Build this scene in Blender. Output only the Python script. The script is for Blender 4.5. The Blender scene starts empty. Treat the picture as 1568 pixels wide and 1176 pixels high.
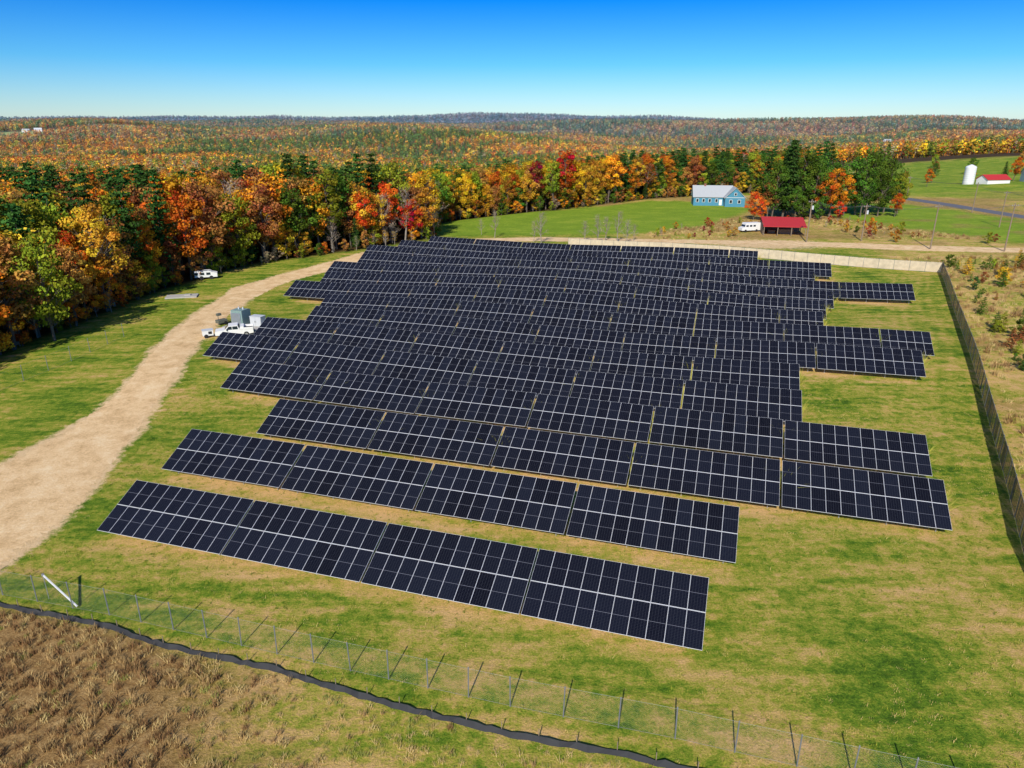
import bpy, math, random
import numpy as np
from mathutils import Vector, Matrix
random.seed(7); rng=np.random.default_rng(11)
S=bpy.context.scene
COL=S.collection
# ------------------------------------------------------------ helpers
def ss(a,b,x):
    t=np.clip((np.asarray(x,float)-a)/(b-a),0,1); return t*t*(3-2*t)
def inpoly(x,y,P):
    x=np.asarray(x,float); y=np.asarray(y,float); r=np.zeros(x.shape,bool); n=len(P)
    for i in range(n):
        x1,y1=P[i]; x2,y2=P[(i+1)%n]
        if y1==y2: continue
        c=((y1>y)!=(y2>y))&(x<(x2-x1)*(y-y1)/(y2-y1)+x1); r^=c
    return r
def pdist(x,y,P,closed=False):
    x=np.asarray(x,float); y=np.asarray(y,float); d=np.full(x.shape,1e9)
    n=len(P)-(0 if closed else 1)
    for i in range(n):
        ax,ay=P[i]; bx,by=P[(i+1)%len(P)]
        vx,vy=bx-ax,by-ay; L=vx*vx+vy*vy+1e-9
        t=np.clip(((x-ax)*vx+(y-ay)*vy)/L,0,1)
        d=np.minimum(d,np.hypot(x-ax-t*vx,y-ay-t*vy))
    return d
def sd(x,y,P):   # positive inside
    d=pdist(x,y,P,True); return np.where(inpoly(x,y,P),d,-d)
def wob(x,y,s,k=0.0):
    x=np.asarray(x,float)/s; y=np.asarray(y,float)/s
    return (np.sin(x*1.3+y*.7+k)+np.sin(-x*.8+y*1.7+1.3+k*2)+np.sin(x*2.9-y*2.1+2.1+k)*.5+np.sin(x*.5+y*3.7+k*3)*.5)/3
# ------------------------------------------------------------ terrain
def H(x,y):
    x=np.asarray(x,float); y=np.asarray(y,float)
    near=.65*np.sin(x/15+1)*np.sin(y/17)*ss(66,100,y)*(1-ss(165,200,y))*ss(-70,-40,x)
    y0=np.interp(x,[-60,-20,30,100],[195,235,300,360])
    t=np.maximum(0,y-y0)
    z=near-45*(1-np.exp(-t/600))
    z=z+ss(1400,4200,y)*80
    z=z+ss(900,2200,y)*(18*np.sin(x/610+y/900+.6)+11*np.sin(x/270-y/640)+6*np.sin(x/140+y/230)+20*np.sin(y/300+1.6*np.sin(x/820+.5)+.8*np.sin(x/310)))*(1-.5*ss(3300,4300,y))
    z=z+ss(4800,7000,y)*(34+24*np.sin(x/1500+1.9)+10*np.sin(x/520+1)-x/330)
    z=z+27*np.exp(-(((x-490)/175)**2+((y-660)/220)**2)/2)
    z=z-2.2*ss(-62,-90,x)*ss(60,100,y)
    return z
def h(x,y): return float(H(x,y))
FB=[(-82,20),(-78,60),(-73,96),(-71,119),(-69,139),(-64,156),(-55,169),(-43,179),(-22,207),(-27,235),(-22,264),(16,277),(62,322),(108,342),(150,348)]
FOREST=FB+[(178,420),(205,540),(300,640),(420,590),(520,500),(900,420),(6500,420),(6500,9000),(-6500,9000),(-6500,20)]
LUSH=[(-24,210),(-25,262),(20,277),(58,310),(84,306),(92,276),(62,232),(36,214)]
LUSH2=[(112,262),(126,292),(156,296),(170,240),(195,172),(140,194),(118,228)]
HILLF=[(176,330),(215,300),(420,420),(470,520),(330,600),(215,500)]
ROADL=[(-62,30),(-55,48),(-48.1,60),(-46.4,67.6),(-46.8,80.2),(-51.3,99),(-54,118),(-54.8,139),(-50,153),(-41,169),(-34,186),(-20,202),(10,207),(38,203),(80,198),(129,186),(190,168)]
ROADR=[(-41,30),(-37.5,44.2),(-36.3,50.1),(-37.4,56.7),(-38.6,64.5),(-41.5,78.5),(-46.2,99),(-49,118),(-49.9,139),(-44.6,152),(-35,167),(-29,181),(-17,196),(10,201),(38,197),(78,191),(127,180),(187,162)]
ROADP=ROADL+ROADR[::-1]
SILT=[(-60,46),(-45,42),(-34.1,39.4),(-26.5,37.5),(-21.4,35.5),(-14.8,33.7),(-11.4,32.5),(-6.6,30.7),(-.1,28.7),(5.8,27.35),(12,25.5),(24,21),(40,16)]
FF=[(-48,44),(-34.7,40.6),(-26.3,38.5),(-11.8,34.1),(-.1,30.7),(8.5,28.5),(14.2,26.8),(24,24),(36,20.5)]
RF=[(36,20.5),(35,38),(37.9,45),(44.2,56.7),(56.4,80.2),(71.7,110),(92.8,152.7)]
BF=[(92.8,152.7),(74,163),(56,172),(38,182),(15,191)]
e1=np.array([.9553,-.2957]); e2=np.array([.2957,.9553])
# rows: s, a_left, number of 12.5 m tables
ROWS=[(36,-44.6,-4),(46,-47.6,4),(55.4,-44.3,5),(65,-56.2,6),(74.4,-66.4,6),(84,-66,6),(93.5,-63.5,7),(103,-67,7.5),
 (112.5,-79.8,7.5),(122,-78.5,7.5),(131.5,-82.5,8),(141,-80.5,9),(150.5,-84,8),(160,-80,8),(169.5,-76,6.5)]
# ------------------------------------------------------------ materials
def newmat(name):
    m=bpy.data.materials.new(name); m.use_nodes=True; nt=m.node_tree; nt.nodes.clear()
    out=nt.nodes.new('ShaderNodeOutputMaterial'); return m,nt,out
def N(nt,t,**k):
    n=nt.nodes.new(t)
    for a,b in k.items():
        if a in n.inputs: n.inputs[a].default_value=b
        else: setattr(n,a,b)
    return n
def setin(nt,n,i,v):
    if isinstance(v,bpy.types.NodeSocket): nt.links.new(v,n.inputs[i])
    else: n.inputs[i].default_value=v
def math_(nt,op,a,b=0.0,clamp=False):
    n=nt.nodes.new('ShaderNodeMath'); n.operation=op; n.use_clamp=clamp
    setin(nt,n,0,a); setin(nt,n,1,b); return n.outputs[0]
def mixc(nt,f,a,b,bt='MIX'):
    n=nt.nodes.new('ShaderNodeMix'); n.data_type='RGBA'; n.blend_type=bt
    def c(v): return v if isinstance(v,bpy.types.NodeSocket) else (*v[:3],1)
    setin(nt,n,0,f); setin(nt,n,6,c(a)); setin(nt,n,7,c(b)); return n.outputs[2]
def noise(nt,vec,scale,detail=3,rough=.55):
    n=N(nt,'ShaderNodeTexNoise',Scale=scale,Detail=detail,Roughness=rough)
    if vec is not None: nt.links.new(vec,n.inputs['Vector'])
    return n.outputs['Fac']
def ramp(nt,f,stops):
    n=nt.nodes.new('ShaderNodeValToRGB'); e=n.color_ramp.elements
    while len(e)>2: e.remove(e[-1])
    e[0].position=stops[0][0]; e[0].color=(*stops[0][1],1); e[1].position=stops[-1][0]; e[1].color=(*stops[-1][1],1)
    for p,c in stops[1:-1]:
        q=e.new(p); q.color=(*c,1)
    nt.links.new(f,n.inputs[0]); return n.outputs[0]
def simple(name,col,rough=.6,metal=0,var=.25,scale=3,spec=.5):
    m,nt,out=newmat(name)
    tc=N(nt,'ShaderNodeTexCoord'); f=noise(nt,tc.outputs['Object'],scale,4)
    c=mixc(nt,f,tuple(v*(1-var) for v in col),tuple(min(1,v*(1+var)) for v in col))
    b=N(nt,'ShaderNodeBsdfPrincipled',Roughness=rough,Metallic=metal)
    b.inputs['Specular IOR Level'].default_value=spec
    nt.links.new(c,b.inputs['Base Color']); nt.links.new(b.outputs[0],out.inputs[0]); return m
M_bark=simple('bark',(.14,.11,.08),.9,var=.4,scale=2)
M_barkg=simple('bark_grey',(.30,.26,.21),.9,var=.4,scale=2)
M_steel=simple('galvanised_steel',(.42,.43,.44),.45,.6)
M_post=simple('fence_post_steel',(.20,.21,.21),.6,.2)
M_wire=simple('fence_wire',(.30,.30,.27),.7,.1)
M_dsteel=simple('dark_steel',(.10,.10,.10),.6,.2)
M_white=simple('white_paint',(.78,.78,.76),.45,var=.06)
M_black=simple('black_rubber',(.015,.015,.016),.7)
M_winglass=simple('window_glass',(.02,.03,.04),.08)
M_wood=simple('weathered_wood',(.24,.18,.12),.85)
M_conc=simple('concrete',(.42,.40,.36),.85)
leafcache={}
def leafmat(col,tr=.25):
    k=tuple(round(c,4) for c in col)
    if k in leafcache: return leafcache[k]
    m,nt,out=newmat('foliage'); 
    at=N(nt,'ShaderNodeAttribute',attribute_name='tint'); oi=N(nt,'ShaderNodeObjectInfo')
    sep=N(nt,'ShaderNodeSeparateColor'); nt.links.new(at.outputs['Color'],sep.inputs[0])
    hv=math_(nt,'MULTIPLY',math_(nt,'SUBTRACT',oi.outputs['Random'],.45),.045)
    hv=math_(nt,'ADD',math_(nt,'ADD',hv,.5),math_(nt,'MULTIPLY',math_(nt,'SUBTRACT',sep.outputs[1],.45),.06))
    val=math_(nt,'MULTIPLY',math_(nt,'ADD',math_(nt,'MULTIPLY',sep.outputs[0],1.3),.45),math_(nt,'ADD',math_(nt,'MULTIPLY',oi.outputs['Random'],.65),.75))
    hs=N(nt,'ShaderNodeHueSaturation',Color=(*col,1)); nt.links.new(hv,hs.inputs['Hue']); nt.links.new(val,hs.inputs['Value'])
    d=N(nt,'ShaderNodeBsdfDiffuse'); t=N(nt,'ShaderNodeBsdfTranslucent'); mx=N(nt,'ShaderNodeMixShader',Fac=tr)
    nt.links.new(hs.outputs[0],d.inputs[0]); nt.links.new(hs.outputs[0],t.inputs[0])
    nt.links.new(d.outputs[0],mx.inputs[1]); nt.links.new(t.outputs[0],mx.inputs[2]); nt.links.new(mx.outputs[0],out.inputs[0])
    leafcache[k]=m; return m
# ------------------------------------------------------------ mesh builder
class MB:
    def __init__(s): s.v=[]; s.f=[]; s.m=[]; s.uv=[]
    def face(s,pts,m=0,uv=None):
        b=len(s.v); s.v+= [tuple(p) for p in pts]; s.f.append(tuple(range(b,b+len(pts)))); s.m.append(m)
        s.uv+= uv if uv else [(0,0)]*len(pts)
    def box(s,c,d,m=0,M=None):
        x,y,z=[q/2 for q in d]; P=[Vector((i*x,j*y,k*z)) for k in(-1,1) for j in(-1,1) for i in(-1,1)]
        if M is not None: P=[M@p for p in P]
        P=[p+Vector(c) for p in P]; 
        for q in((0,2,3,1),(4,5,7,6),(0,1,5,4),(2,6,7,3),(0,4,6,2),(1,3,7,5)): s.face([P[i] for i in q],m)
    def cyl(s,a,b,r1,r2,n=8,m=0,caps=True):
        a=Vector(a); b=Vector(b); d=(b-a); 
        if d.length<1e-6: return
        q=d.normalized().to_track_quat('Z','Y'); 
        A=[a+q@Vector((r1*math.cos(t*6.2832/n),r1*math.sin(t*6.2832/n),0)) for t in range(n)]
        B=[b+q@Vector((r2*math.cos(t*6.2832/n),r2*math.sin(t*6.2832/n),0)) for t in range(n)]
        for i in range(n): j=(i+1)%n; s.face([A[i],A[j],B[j],B[i]],m)
        if caps: s.face(A[::-1],m); s.face(B,m)
    def prism(s,prof,x0,x1,m=0,axis='x'):
        def P(u,v,w): return (w,u,v) if axis=='x' else (u,w,v)
        A=[P(u,v,x0) for u,v in prof]; B=[P(u,v,x1) for u,v in prof]; n=len(prof)
        s.face(A[::-1],m); s.face(B,m)
        for i in range(n): j=(i+1)%n; s.face([A[i],A[j],B[j],B[i]],m)
    def mesh(s,name,mats,smooth=False):
        me=bpy.data.meshes.new(name); me.from_pydata(s.v,[],s.f)
        for q in mats: me.materials.append(q)
        me.polygons.foreach_set('material_index',s.m)
        u=me.uv_layers.new(name='UVMap'); u.data.foreach_set('uv',np.array(s.uv,np.float32).ravel())
        if smooth: me.polygons.foreach_set('use_smooth',[True]*len(s.f))
        me.update(); return me
    def obj(s,name,mats,loc=(0,0,0),rz=0,parent=None,smooth=False):
        o=bpy.data.objects.new(name,s.mesh(name,mats,smooth)); COL.objects.link(o); o.location=loc; o.rotation_euler=(0,0,rz)
        if parent: o.parent=parent
        return o
def empty(name,loc,rz=0):
    o=bpy.data.objects.new(name,None); COL.objects.link(o); o.location=loc; o.rotation_euler=(0,0,rz); o.empty_display_size=.1; return o
# ------------------------------------------------------------ ground
def axis(lo,hi,step,far_lo,far_hi,g):
    a=list(np.arange(lo,hi+.01,step)); d=step; x=hi
    while x<far_hi: d=min(d*g,120); x+=d; a.append(x)
    d=step; x=lo; b=[]
    while x>far_lo: d=min(d*g,120); x-=d; b.append(x)
    return np.array(b[::-1]+a)
gx=axis(-80,135,.9,-7500,7500,1.045); gy=axis(20,212,.9,-400,8500,1.025)
X,Y=np.meshgrid(gx,gy); Z=H(X,Y); nx,ny=len(gx),len(gy)
co=np.stack([X.ravel(),Y.ravel(),Z.ravel()],1)
idx=np.arange(nx*ny).reshape(ny,nx)
fc=np.stack([idx[:-1,:-1],idx[:-1,1:],idx[1:,1:],idx[1:,:-1]],-1).reshape(-1,4)
me=bpy.data.meshes.new('ground'); me.vertices.add(len(co)); me.vertices.foreach_set('co',co.ravel())
me.loops.add(len(fc)*4); me.loops.foreach_set('vertex_index',fc.ravel()); me.polygons.add(len(fc))
me.polygons.foreach_set('loop_start',np.arange(len(fc))*4); me.polygons.foreach_set('loop_total',np.full(len(fc),4))
me.polygons.foreach_set('use_smooth',np.ones(len(fc),bool)); me.update(); me.validate()
x,y=co[:,0],co[:,1]
A=x*e1[0]+y*e1[1]; Sx=x*e2[0]+y*e2[1]
dirt=ss(-2.2,.6,sd(x,y,ROADP)+wob(x,y,4)*.6)
dirt=np.maximum(dirt,.8*ss(9,3,np.hypot((x-70),(y-194)*2)/3+wob(x,y,9)))
dirt=np.maximum(dirt,.75*ss(6.5,3.5,np.hypot(x+43,y-107)+wob(x,y,3)))
straw=np.zeros(len(x))
for s,al,nt_ in ROWS:
    ar=al+ (4*11.35 if nt_<0 else nt_*12.5)
    b=ss(-1.6,-.5,Sx-s+.4*wob(x,y,3,1))*(1-ss(2.0,4.2,Sx-s))*ss(-.5,1.5,A-al)*ss(-.5,1.5,ar-A)*(1.05+.35*wob(x,y,5,4))
    straw=np.maximum(straw,b*1.3)
straw=np.maximum(straw,1.0*np.exp(-((Sx-31.2+.5*wob(x,y,8))/.9)**2)*ss(-60,-50,A)*ss(4,-2,A)*(.5+.8*wob(x,y,3)))
straw=np.maximum(straw,.9*np.exp(-((Sx-27.9+.5*wob(x,y,9,2))/.7)**2)*(.4+.9*wob(x,y,3.3,2)))
straw=np.maximum(straw,.8*np.exp(-((Sx-33.6)/.6)**2)*(.3+.9*wob(x,y,2.7,5)))
straw=np.maximum(straw,.3*ss(-.3,.9,wob(x,y,6.5,3.3))*(x>5)*(y<75))
xr=np.interp(y,[p[1] for p in RF],[p[0] for p in RF])
for o_ in(3.4,5.4,8.5,10.5): straw=np.maximum(straw,.75*np.exp(-((x-xr+o_+.5*np.sin(y/9))/.42)**2)*(y<152)*(.75+.4*wob(x,y,4)))
east=ss(-1,2,x-xr)*ss(24,40,y)*(y<260)
straw=np.maximum(straw,.85*east)
straw=np.maximum(straw,.8*ss(188,200,y)*(x>30)*(y<330))
straw=np.clip(straw,0,1.35)
lush=np.maximum(ss(-3,3,sd(x,y,LUSH)),ss(-4,4,sd(x,y,LUSH2)))
lush=np.maximum(lush,.6*ss(-15,5,sd(x,y,HILLF)))
straw=straw*(1-lush)
lush=np.maximum(lush,.1*((x<-50)&(y<170)))
ysilt=np.interp(x,[p[0] for p in SILT],[p[1] for p in SILT])
outside=ss(-.6,.6,ysilt-y+wob(x,y,1.2)*.4)
brown=outside*ss(-9,-21,x+.35*(y-33)+wob(x,y,5)*3.5+wob(x,y,1.5,2)*2)
straw=np.maximum(straw,.6*outside)
brush=ss(200,206,y)*(x>35)*(y<330)*(1-lush)*.7*ss(-.6,.2,wob(x,y,14,3))
brown=np.maximum(brown,brush)
brown=np.maximum(brown,east*.5*ss(.1,.7,wob(x,y,5,1.2)))
forest=ss(-3,4,sd(x,y,FOREST)+wob(x,y,8)*2)
def meadow(x,y,e=0): return (y>1000)&(wob(x,np.asarray(y)*1.0,360,1.7)+.35*wob(x,y,110,.4)>.58+e)
farf=meadow(x,y).astype(float)
for nm,(r,g,b) in {'zoneA':(dirt,straw,lush),'zoneB':(brown,forest,farf)}.items():
    at=me.color_attributes.new(nm,'FLOAT_COLOR','POINT')
    at.data.foreach_set('color',np.stack([r,g,b,np.ones(len(x))],1).astype(np.float32).ravel())
m,nt,out=newmat('ground_grass')
tc=N(nt,'ShaderNodeTexCoord'); P=tc.outputs['Object']
mp=N(nt,'ShaderNodeMapping'); mp.inputs['Rotation'].default_value=(0,0,math.radians(17.2)); mp.inputs['Scale'].default_value=(.22,1,1); nt.links.new(P,mp.inputs[0])
a1=N(nt,'ShaderNodeAttribute',attribute_name='zoneA'); a2=N(nt,'ShaderNodeAttribute',attribute_name='zoneB')
sA=N(nt,'ShaderNodeSeparateColor'); sB=N(nt,'ShaderNodeSeparateColor'); nt.links.new(a1.outputs[0],sA.inputs[0]); nt.links.new(a2.outputs[0],sB.inputs[0])
n1=noise(nt,P,.11,4); n2=noise(nt,mp.outputs[0],.7,5,.65); n3=noise(nt,P,1.1,7,.78); n4=noise(nt,P,7,4,.75)
def wsum(*a):
    r=None
    for v,w in a:
        t=math_(nt,'MULTIPLY',v,w); r=t if r is None else math_(nt,'ADD',r,t)
    return r
dry=wsum((n1,.85),(n2,1.0),(n3,1.2),(n4,.6))
dry=math_(nt,'SUBTRACT',dry,1.345)
dry=math_(nt,'ADD',dry,math_(nt,'MULTIPLY',sA.outputs[1],.21))
dry=math_(nt,'SUBTRACT',dry,math_(nt,'MULTIPLY',sA.outputs[2],.17))
g=ramp(nt,dry,[(.15,(.05,.11,.008)),(.32,(.11,.20,.013)),(.45,(.22,.275,.024)),(.57,(.37,.335,.05)),(.72,(.54,.37,.11)),(.92,(.68,.43,.18))])
g=mixc(nt,math_(nt,'MULTIPLY',sA.outputs[2],.55),g,(.28,.40,.03))
fine=math_(nt,'ADD',math_(nt,'MULTIPLY',noise(nt,P,9,6,.9),2.2),-.1)
br=ramp(nt,wsum((n3,.6),(n4,.4)),[(.3,(.10,.055,.02)),(.48,(.29,.17,.06)),(.66,(.56,.38,.16))])
g=mixc(nt,sB.outputs[0],g,br)
fl=ramp(nt,n3,[(.3,(.02,.016,.008)),(.6,(.09,.055,.02)),(.8,(.17,.10,.03))])
vo=N(nt,'ShaderNodeTexVoronoi',Scale=.05); nt.links.new(P,vo.inputs['Vector']); sv=N(nt,'ShaderNodeSeparateColor'); nt.links.new(vo.outputs['Color'],sv.inputs[0])
can=ramp(nt,sv.outputs[0],[(0,(.04,.07,.02)),(.35,(.08,.11,.02)),(.5,(.22,.12,.03)),(.75,(.28,.10,.025)),(1,(.16,.11,.04))])
gp=N(nt,'ShaderNodeNewGeometry'); sx=N(nt,'ShaderNodeSeparateXYZ'); nt.links.new(gp.outputs['Position'],sx.inputs[0])
fd=math_(nt,'DIVIDE',math_(nt,'SUBTRACT',sx.outputs[1],700),400,True)
fl=mixc(nt,fd,fl,can); g=mixc(nt,sB.outputs[1],g,fl)
g=mixc(nt,sB.outputs[2],g,(.36,.40,.11))
dc=ramp(nt,wsum((n3,.5),(n4,.3),(n2,.2)),[(.3,(.42,.25,.10)),(.5,(.76,.53,.27)),(.7,(.86,.66,.40))])
df=math_(nt,'ADD',math_(nt,'MULTIPLY',math_(nt,'SUBTRACT',n3,.5),1.6),sA.outputs[0]); df=math_(nt,'MULTIPLY',math_(nt,'SUBTRACT',df,.4),3,True)
vm=N(nt,'ShaderNodeVectorMath',operation='SCALE'); nt.links.new(g,vm.inputs[0]); nt.links.new(math_(nt,'MAXIMUM',fine,.3),vm.inputs['Scale'])
g=mixc(nt,df,vm.outputs[0],dc)
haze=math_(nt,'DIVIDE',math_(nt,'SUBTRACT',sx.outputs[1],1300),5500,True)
g=mixc(nt,haze,g,(.15,.25,.34))  # distance haze painted into the ground base colour, growing with world Y
b=N(nt,'ShaderNodeBsdfPrincipled',Roughness=.95); b.inputs['Specular IOR Level'].default_value=.1
nt.links.new(g,b.inputs['Base Color'])
bp=N(nt,'ShaderNodeBump',Strength=.9,Distance=.2); nt.links.new(wsum((n3,.6),(n4,.5)),bp.inputs['Height']); nt.links.new(bp.outputs[0],b.inputs['Normal'])
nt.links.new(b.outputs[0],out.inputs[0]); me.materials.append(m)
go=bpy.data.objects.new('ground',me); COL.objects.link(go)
# dirt road sheet
m,nt,out=newmat('dirt'); tc=N(nt,'ShaderNodeTexCoord'); P=tc.outputs['Object']
n1=noise(nt,P,.4,6,.7); n2=noise(nt,P,4,6,.75); 
f=math_(nt,'ADD',math_(nt,'MULTIPLY',n1,.6),math_(nt,'MULTIPLY',n2,.4))
c=ramp(nt,f,[(.34,(.48,.29,.11)),(.5,(.78,.53,.26)),(.64,(.90,.69,.40))])
b=N(nt,'ShaderNodeBsdfPrincipled',Roughness=.95); nt.links.new(c,b.inputs['Base Color'])
bp=N(nt,'ShaderNodeBump',Strength=.7,Distance=.1); nt.links.new(n2,bp.inputs['Height']); nt.links.new(bp.outputs[0],b.inputs['Normal'])
nt.links.new(b.outputs[0],out.inputs[0]); M_dirt=m
def strip(name,L,R,mat,na=10,step=.8,dz=.03,jag=.35):
    def res(Pl,n):
        Pl=np.array(Pl,float); t=np.linspace(0,len(Pl)-1,n); return np.stack([np.interp(t,range(len(Pl)),Pl[:,k]) for k in(0,1)],1)
    tot=sum(math.dist(L[i],L[i+1]) for i in range(len(L)-1)); n=int(tot/step)
    if len(R)!=len(L): R=[tuple(p) for p in res(R,len(L))]
    a=res(L,n); c=res(R,n)
    for q in(a,c):   # smooth corners
        for _ in range(8): q[1:-1]=(q[:-2]+q[1:-1]*2+q[2:])/4
    jt=np.array([random.uniform(-jag,jag) for _ in range(n)]); jc=np.array([random.uniform(-jag,jag) for _ in range(n)])
    d=(c-a)/np.linalg.norm(c-a,axis=1)[:,None]; a=a+d*jt[:,None]; c=c+d*jc[:,None]
    V=[];F=[]
    for i in range(n):
        for j in range(na+1):
            p=a[i]+(c[i]-a[i])*j/na; e=0.0 if j in(0,na) else dz; V.append((p[0],p[1],h(p[0],p[1])+e+(.004 if e==0 else 0)))
    for i in range(n-1):
        for j in range(na): k=i*(na+1)+j; F.append((k,k+1,k+na+2,k+na+1))
    me=bpy.data.meshes.new(name); me.from_pydata(V,[],F); me.materials.append(mat); me.polygons.foreach_set('use_smooth',[True]*len(F))
    o=bpy.data.objects.new(name,me); COL.objects.link(o); return o
strip('dirt_road',ROADL,ROADR,M_dirt,jag=.5)
M_asph=simple('asphalt',(.13,.13,.14),.85,scale=1.5)
strip('paved_road',[(148,360),(160,326),(168,290),(172,250),(180,205),(196,150)],[(154,362),(167,328),(175,291),(179,251),(187,207),(203,152)],M_asph,8,3,.12,0)
# ------------------------------------------------------------ solar tables
m,nt,out=newmat('pv_glass'); uv=N(nt,'ShaderNodeUVMap'); sp=N(nt,'ShaderNodeSeparateXYZ'); nt.links.new(uv.outputs[0],sp.inputs[0])
def line(sock,k,w):
    f=math_(nt,'FRACT',math_(nt,'MULTIPLY',sock,k)); d=math_(nt,'ABSOLUTE',math_(nt,'SUBTRACT',f,.5)); return math_(nt,'GREATER_THAN',d,.5-w)
lx=line(sp.outputs[0],6,.03); ly=line(sp.outputs[1],24,.04); mid=math_(nt,'LESS_THAN',math_(nt,'ABSOLUTE',math_(nt,'SUBTRACT',sp.outputs[1],.5)),.004)
l=math_(nt,'MAXIMUM',math_(nt,'MULTIPLY',math_(nt,'MAXIMUM',lx,ly),.10),math_(nt,'MULTIPLY',mid,.5))
oi=N(nt,'ShaderNodeObjectInfo')
at=N(nt,'ShaderNodeAttribute',attribute_name='shade'); 
k1=mixc(nt,at.outputs['Fac'],(.0030,.0032,.006),(.008,.010,.018))
base=mixc(nt,math_(nt,'MULTIPLY',oi.outputs['Random'],.5),k1,(.006,.007,.014))
c=mixc(nt,l,base,(.40,.41,.46)); b=N(nt,'ShaderNodeBsdfPrincipled',Roughness=.14); nt.links.new(c,b.inputs['Base Color'])
b.inputs['Specular IOR Level'].default_value=.24; nt.links.new(b.outputs[0],out.inputs[0]); M_pv=m
M_frame=simple('aluminium_frame',(.76,.77,.79),.45,.1,var=.05)
TILT=math.radians(25); ct,st=math.cos(TILT),math.sin(TILT)
def table(nc,w,name):
    mb=MB(); ml=2.45; Rm=Matrix.Rotation(TILT,3,'X'); shade=[]
    for r in range(2):
        t0=r*(ml+.03)
        for c in range(nc):
            x0=c*w; x1=x0+w-.012
            cx=(x0+x1)/2; t=t0+ml/2; n0=len(mb.v)
            mb.box((cx,t*ct,.8+t*st),(x1-x0,ml,.035),1,Rm)
            nrm=Vector((0,-st+random.uniform(-.004,.004),ct))*.021; fr=.013
            def p(xx,tt): return Vector((xx,tt*ct,.8+tt*st))+nrm
            fe=.015 if r==0 else .018; f2=.018 if r==0 else .015
            mb.face([p(x0+fr,t0+fe),p(x1-fr,t0+fe),p(x1-fr,t0+ml-f2),p(x0+fr,t0+ml-f2)],0,[(0,0),(1,0),(1,1),(0,1)])
            shade+=[random.random()]*(len(mb.v)-n0)
    L=nc*w
    for t in(.6,1.9,3.0,4.3):
        mb.box((L/2,t*ct+.06*st,.8+t*st-.08),(L-.1,.06,.08),2)
    k=max(2,round(L/3.2)); 
    for i in range(k):
        xx=.9+(L-1.8)*i/(k-1)
        mb.box((xx,2.45*ct+.05,.8+2.45*st-.16),(.08,4.4,.1),2,Rm)
        for t in(1.0,3.8):
            zt=.8+t*st-.17; mb.box((xx+.07,t*ct+.05,(zt-.4)/2),(.08,.12,zt+.4),2)
    me=mb.mesh(name,[M_pv,M_frame,M_steel]); a=me.attributes.new('shade','FLOAT','POINT'); a.data.foreach_set('value',np.array(shade+[0]*(len(mb.v)-len(shade)),np.float32)); return me
T11=table(11,1.125,'pv_table_large'); T10=table(10,1.122,'pv_table'); T5=table(6,1.04,'pv_table_small')
gaps=[]
for s,al,n in ROWS:
    if n<0: lst=[(T10,11.2,.15)]*4
    else: lst=[(T11,12.36,.2)]*int(n)+([(T5,6.24,.1)] if n%1 else [])
    a=al
    for T,L,gp_ in lst:
        p0=a*e1+s*e2; p1=(a+L)*e1+s*e2; z0=h(*(p0+2*e2)); z1=h(*(p1+2*e2))
        o=bpy.data.objects.new('solar_panel_table',T); COL.objects.link(o); o.location=(p0[0],p0[1],z0)
        o.rotation_euler=(0,math.atan2(z0-z1,L)+random.uniform(-.003,.003),-math.radians(17.2)); a+=L+gp_
        if s>50: gaps.append((a-gp_/2)*e1+(s+3.6)*e2)
# ------------------------------------------------------------ trees
def finish_tree(name,bv,bf,lc,ln,ls,tint,lmat,bmat,asp=1.0):
    n=len(lc); r=rng.normal(size=(n,3)); u=np.cross(ln,r); u/=np.linalg.norm(u,axis=1)[:,None]+1e-9; w=np.cross(ln,u); w/=np.linalg.norm(w,axis=1)[:,None]+1e-9
    u=u*ls[:,None]; w=w*(ls*asp)[:,None]
    q=np.stack([lc-u-w*.4,lc+u*.3-w,lc+u+w*.5,lc-u*.2+w],1).reshape(-1,3)
    V=np.concatenate([np.array(bv).reshape(-1,3),q]); nb=len(bv)
    me=bpy.data.meshes.new(name); F=[tuple(f) for f in bf]+[(nb+4*i,nb+4*i+1,nb+4*i+2,nb+4*i+3) for i in range(n)]
    me.from_pydata(V.tolist(),[],F); me.materials.append(bmat); me.materials.append(lmat)
    me.polygons.foreach_set('material_index',[0]*len(bf)+[1]*n)
    at=me.color_attributes.new('tint','FLOAT_COLOR','POINT')
    c=np.ones((len(V),4),np.float32)*.5; c[nb:,0]=np.repeat(tint[:,0],4); c[nb:,1]=np.repeat(tint[:,1],4)
    at.data.foreach_set('color',c.ravel()); me.update(); return me
def limb(mb,pts,r0,r1,n=5):
    k=len(pts)-1
    for i in range(k):
        mb.cyl(pts[i],pts[i+1],r0+(r1-r0)*i/k,r0+(r1-r0)*(i+1)/k,n,0,False)
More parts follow.
